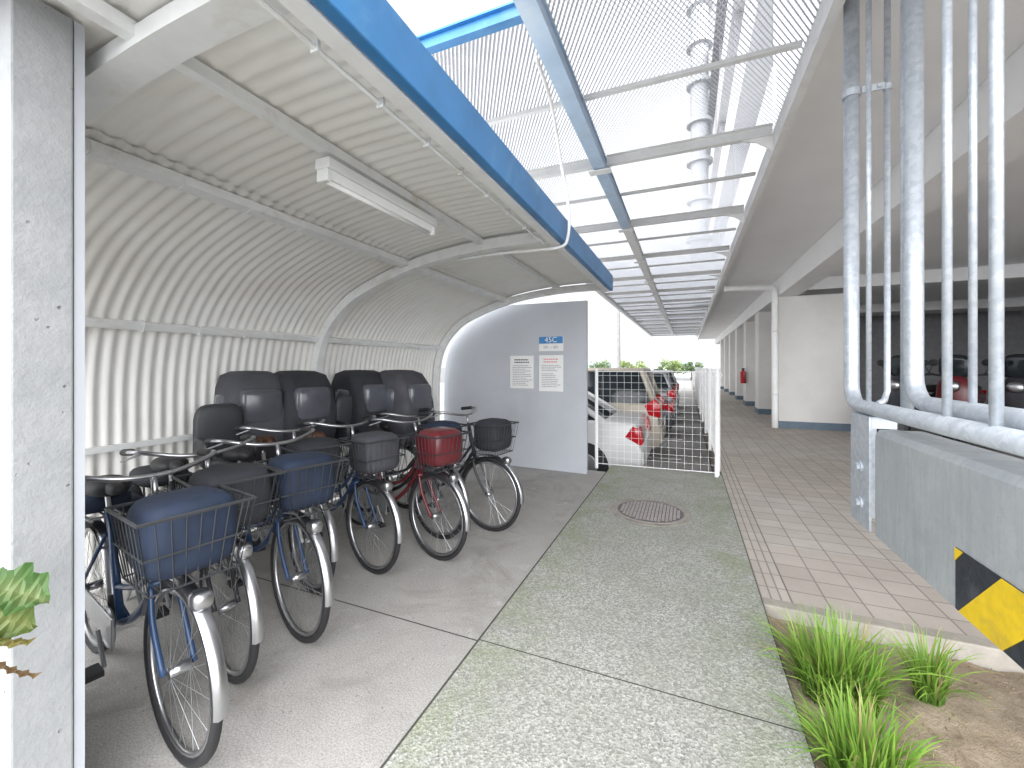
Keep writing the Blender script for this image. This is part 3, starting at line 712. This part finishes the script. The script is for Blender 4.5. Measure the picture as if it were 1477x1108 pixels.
# ------------------------------------------------------------------ cars
def car(name,label,x,y,paint,suv,L=4.4,rz=0,z=-.45,group='cars parked beyond the fence',k=1.0):
    t=thing(name,label,'car',(x,y,z),rz,group); W=.85; t.scale=(k,k,k)
    if suv:
        body=[(0,.32),(.0,.62),(-.03,.66),(-.04,1.02),(-.10,1.07),(-L+1.05,1.03),(-L+.18,.92),(-L,.72),(-L,.3),(-L+.1,.22),(-.1,.24)]
        gb=(-.08,-L+.98,1.03); gr=(-.34,-L+1.75,1.70); gw,gw2=.81,.70
    else:
        body=[(0,.30),(.02,.60),(-.03,.66),(-.05,.98),(-.12,1.02),(-.62,1.03),(-L+1.25,.96),(-L+.2,.78),(-L,.58),(-L,.26),(-L+.1,.18),(-.1,.20)]
        gb=(-.50,-L+1.18,.985); gr=(-1.25,-L+2.0,1.42); gw,gw2=.78,.60
    MB().prism(body,'y',-W,W).build('body',paint,t,bevel=.055,seg=3,autos=True)
    v=[(gb[0],-gw,gb[2]),(gb[0],gw,gb[2]),(gb[1],gw,gb[2]),(gb[1],-gw,gb[2]),(gr[0],-gw2,gr[2]),(gr[0],gw2,gr[2]),(gr[1],gw2,gr[2]),(gr[1],-gw2,gr[2])]
    MB().add(v,[(0,1,2,3),(4,5,6,7),(0,1,5,4),(1,2,6,5),(2,3,7,6),(3,0,4,7)]).build('window_glass',M['glass'],t,bevel=.03,seg=2,autos=True)
    MB().box(gr[1]-.05,gr[0]+.06,-gw2-.03,gw2+.03,gr[2]-.03,gr[2]+.045).build('roof',paint,t,bevel=.035,seg=3,autos=True)
    pil=MB()
    for s_ in (-1,1):
        for a,c,r in ((v[0],v[4],.05),(v[3],v[7],.035)):
            pil.tube([(a[0],s_*abs(a[1])*1.0,a[2]-.02),(c[0],s_*abs(c[1])*1.02,c[2])],r,8)
        pil.tube([(gb[0],s_*(gw+.005),gb[2]),(gb[1],s_*(gw+.005),gb[2])],.02,6)
    pil.build('pillars',paint,t,smooth=True)
    bp=MB()
    for s_ in (-1,1):
        for fx in ((.28,.62) if suv else (.52,)):
            xa=gb[0]+(gb[1]-gb[0])*fx; xb=gr[0]+(gr[1]-gr[0])*fx
            bp.tube([(xa,s_*gw,gb[2]-.02),(xb,s_*gw2*1.02,gr[2])],.022,8)
    bp.build('centre_pillars',M['black'],t,smooth=True)
    for wx in (-.85,-L+.85):
        for s_ in (-1,1):
            r=.35 if suv else .31
            MB().tube([(wx,s_*(W-.05),r),(wx,s_*(W+.004),r)],r+.06,28).build('wheel_arch',M['black'],t)
            w=MB().tube([(wx,s_*(W-.2),r),(wx,s_*(W-.01),r),(wx,s_*(W+.014),r)],[r,r,r-.03],28).build('wheel',M['black'],t,autos=True)
            MB().tube([(wx,s_*(W+.010),r),(wx,s_*(W+.02),r)],[r*.66,r*.6],20).build('rim',M['steel'],w)
    for s_ in (-1,1):
        if suv: MB().prism([(-.20,.86),(.0,.82),(.012,1.06),(-.10,1.18),(-.28,1.04)],'y',min(s_*.60,s_*.862),max(s_*.60,s_*.862)).build('tail_light',M['tail'],t,bevel=.015,autos=True)
        else: MB().prism([(-.24,.80),(.0,.68),(.03,.72),(-.005,.92),(-.12,.98)],'y',min(s_*.52,s_*.858),max(s_*.52,s_*.858)).build('tail_light',M['tail'],t,bevel=.015,autos=True)
    MB().box(.0,.035,-.78,.78,.34,.58).build('bumper',paint,t,bevel=.015)
    (MB().box(.036,.05,-.165,.165,.60,.76) if suv else MB().box(.03,.045,-.165,.165,.70,.86)).build('number_plate',M['plate'],t,bevel=.004,seg=1)
    dl=MB()
    for s_ in (-1,1):
        for xx in (-1.25,-2.25,-3.05): dl.box(xx-.004,xx+.004,min(s_*.846,s_*.853),max(s_*.846,s_*.853),.35,(1.0 if suv else .95))
        for xx in (-1.42,-2.4): dl.box(xx-.1,xx+.1,min(s_*.85,s_*.875),max(s_*.85,s_*.875),.80,.83)
    dl.build('door_seam',M['dark_plastic'],t)
    return t
car('parked_car','white sedan with red tail light just behind the wire fence',-.66,7.62,M['carwhite'],False,k=1.03)
car('parked_car','beige estate car with dark windows beyond the white sedan',-.50,9.85,M['carcream'],True,L=4.7,k=1.09)
car('parked_car','dark car parked directly beyond the beige estate car',-.35,12.8,M['cardark'],False)
car('parked_car','silver tall car third from the far end of the row of cars',-.35,15.6,M['carsilver'],True)
car('parked_car','distant dark tall car second from the far end of the row',-.35,18.4,M['cardark'],True)
car('parked_car','farthest white car of the row beyond the fence',-.35,21.1,M['carwhite'],True)

def scooter(label,x,y,rz,paint,k=1.15):
    t=thing('motorbike',label,'motorbike',(x,y,0),rz); t.scale=(k,k,k)
    for cx in (0,-1.25):
        w=MB().ring((cx,0,.28),.22,.06,28,8).build('wheel',M['black'],t,smooth=True)
        MB().tube([(cx,-.03,.28),(cx,.03,.28)],.16,16).build('rim',M['steel'],w)
    MB().lump((-.62,0,.55),(.5,.15,.2),.7).lump((-1.15,0,.68),(.35,.13,.12),.7).build('body',paint,t,smooth=True)
    MB().lump((-.14,0,.72),(.14,.2,.34),.7).build('front_fairing',paint,t,smooth=True)
    MB().lump((-.85,0,.84),(.38,.13,.06),.7).build('seat',M['black'],t,smooth=True)
    MB().tube([(-.28,-.33,1.08),(-.16,-.1,1.05),(-.16,.1,1.05),(-.28,.33,1.08)],.016,8).build('handlebar',M['black'],t)
    MB().tube([(-.14,0,1.0),(0,0,.28)],.035,8).build('fork',M['steel'],t)
    MB().lump((.02,0,.9),(.06,.09,.08),.8).build('headlight',M['chrome'],t,smooth=True)
    MB().lump((-.12,0,1.2),(.03,.17,.17),.6).build('windscreen',M['glass'],t,smooth=True)
    for s_ in (-1,1):
        MB().lump((-.22,s_*.36,1.25),(.02,.06,.05),.8).tube([(-.24,s_*.28,1.08),(-.22,s_*.36,1.22)],.006,6).build('mirror',M['black'],t)
    MB().box(-1.56,-1.54,-.09,.09,.55,.68).build('number_plate',M['plate'],t)
    MB().box(-1.52,-1.48,-.1,.1,.74,.8).build('tail_light',M['tail'],t)
scooter('dark motorbike at the garage edge beside the large column',3.75,10.4,math.radians(215),M['cardark'],1.25)
scooter('maroon and black motorbike behind the gate bars',4.5,10.2,math.radians(235),M['bikered'],1.25)
scooter('black motorbike farther right behind the gate bars',5.3,10.1,math.radians(225),M['bikeblack'],1.25)
scooter('dark motorbike farthest right behind the gate bars',6.2,9.9,math.radians(232),M['cardark'],1.25)

# ------------------------------------------------------------------ background
pole=thing('utility_pole','tall grey pole standing beyond the parking lot','pole',(-4.6,31,-.56))
MB().tube([(0,0,0),(0,0,7.3)],[.16,.11],12).build('shaft',M['pole'],pole)
MB().box(-.7,.7,-.05,.05,6.7,6.82).build('crossarm',M['pole'],pole)
fb=thing('far_building','low distant building with a pale blue grey roof on the horizon','building',(-13,85,-.56))
MB().box(-14,14,0,8,0,2.0).build('wall',M['facade'],fb)
MB().prism([(-14.5,2.0),(14.5,2.0),(13,2.7),(-13,2.7)],'y',-.4,8.4).build('roof',M['farroof'],fb)
for k in range(8): MB().box(-12.8+k*3.3,-11+k*3.3,-.04,.02,.7,1.5).build('window',M['glass'],fb)
def tree(label,x,y,h,w,seed,tone):
    rr=random.Random(seed); t=thing('tree',label,'tree',(x,y,-.56))
    tk=MB().tube([(0,0,0),(.05,0,h*.3),(.0,.05,h*.6)],[.14,.10,.05],8)
    for k in range(6):
        a=rr.uniform(0,2*PI); tk.tube([(0,0,h*.35+k*.05*h),(math.cos(a)*w*.5,math.sin(a)*w*.5,h*.6+rr.random()*h*.25)],[.05,.02],6)
    tk.build('trunk',M['bark'],t)
    b=MB(); cl=[(rr.uniform(-w,w)*.8,rr.uniform(-w,w)*.8,h*rr.uniform(.4,.88),w*rr.uniform(.16,.38)) for _ in range(15)]
    for _ in range(1500):
        cx,cy,cz,cr=rr.choice(cl); d=Vector((rr.gauss(0,1),rr.gauss(0,1),rr.gauss(0,.8))).normalized()*cr*rr.uniform(.5,1.2)
        p=Vector((cx,cy,cz))+d; s_=rr.uniform(.05,.12); a=Vector((rr.gauss(0,1),rr.gauss(0,1),rr.gauss(0,1))).normalized(); q=a.orthogonal().normalized(); r_=a.cross(q)
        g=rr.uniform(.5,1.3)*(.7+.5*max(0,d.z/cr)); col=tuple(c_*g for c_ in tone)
        b.add([p-q*s_-r_*s_*.6,p+q*s_-r_*s_*.6,p+q*s_+r_*s_*.6,p-q*s_+r_*s_*.6],[(0,1,2,3)],col)
    b.build('crown',M['leaf'],t)
tree('yellow green tree just right of the grey pole',-6.4,56,2.8,1.9,1,(.30,.38,.12))
tree('green tree far behind the beige estate car',-12.5,62,2.7,2.2,2,(.22,.31,.13))
tree('yellow green tree at the far end of the walkway fence',-2.2,62,2.9,1.9,3,(.28,.37,.12))
tree('darker green tree at the far end of the walkway',.6,66,2.7,1.6,4,(.15,.23,.09))

# ------------------------------------------------------------------ camera, light, world
cam=bpy.data.cameras.new('Camera'); co=bpy.data.objects.new('Camera',cam); COL.objects.link(co)
co.location=(0,0,1.5); co.rotation_euler=(PI/2,0,math.radians(22.8)); cam.sensor_width=36; cam.lens=36*600/1477
cam.shift_y=-26/1477; cam.clip_start=.05; cam.clip_end=1000; scene.camera=co
el,az=math.radians(50),math.radians(150)
sl=bpy.data.lights.new('Sun','SUN'); sl.energy=.5; sl.angle=math.radians(40); sl.color=(1,.97,.92)
so=bpy.data.objects.new('Sun',sl); COL.objects.link(so)
sdir=Vector((math.sin(az)*math.cos(el),math.cos(az)*math.cos(el),math.sin(el)))
so.rotation_euler=sdir.to_track_quat('Z','Y').to_euler(); so.location=(0,0,20)
w=bpy.data.worlds.new('World'); scene.world=w; w.use_nodes=True; nt=w.node_tree; bg=nt.nodes['Background']
N_=nt.nodes.new; Lk=nt.links.new
sky=N_('ShaderNodeTexSky'); sky.sky_type='NISHITA'; sky.sun_disc=False; sky.sun_elevation=el; sky.sun_rotation=az; sky.dust_density=3
mx=N_('ShaderNodeMix'); mx.data_type='RGBA'; tc=N_('ShaderNodeTexCoord'); ns=N_('ShaderNodeTexNoise')
ns.inputs['Scale'].default_value=2.2; ns.inputs['Detail'].default_value=4; Lk(tc.outputs['Generated'],ns.inputs['Vector'])
rp=N_('ShaderNodeValToRGB'); rp.color_ramp.elements[0].position=.35; rp.color_ramp.elements[0].color=(.94,.94,.94,1); rp.color_ramp.elements[1].position=.6
Lk(ns.outputs['Fac'],rp.inputs[0]); Lk(rp.outputs[0],mx.inputs[0]); Lk(sky.outputs[0],mx.inputs[6]); mx.inputs[7].default_value=(8.1,8.25,8.45,1)
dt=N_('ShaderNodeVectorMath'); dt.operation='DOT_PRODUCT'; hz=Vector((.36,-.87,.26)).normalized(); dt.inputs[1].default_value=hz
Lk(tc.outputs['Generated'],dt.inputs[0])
mr=N_('ShaderNodeMapRange'); mr.interpolation_type='SMOOTHSTEP'; mr.inputs['From Min'].default_value=-.2; mr.inputs['From Max'].default_value=1.0; mr.inputs['To Min'].default_value=1.0; mr.inputs['To Max'].default_value=6.0  # added sky lobe behind the camera, brightens shelter interior and canopy underside
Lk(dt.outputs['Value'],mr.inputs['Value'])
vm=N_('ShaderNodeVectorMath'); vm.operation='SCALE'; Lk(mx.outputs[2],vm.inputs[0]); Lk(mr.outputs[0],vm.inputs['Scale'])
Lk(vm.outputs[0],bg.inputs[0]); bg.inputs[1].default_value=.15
scene.view_settings.view_transform='Standard'; scene.view_settings.look='None'; scene.view_settings.exposure=0
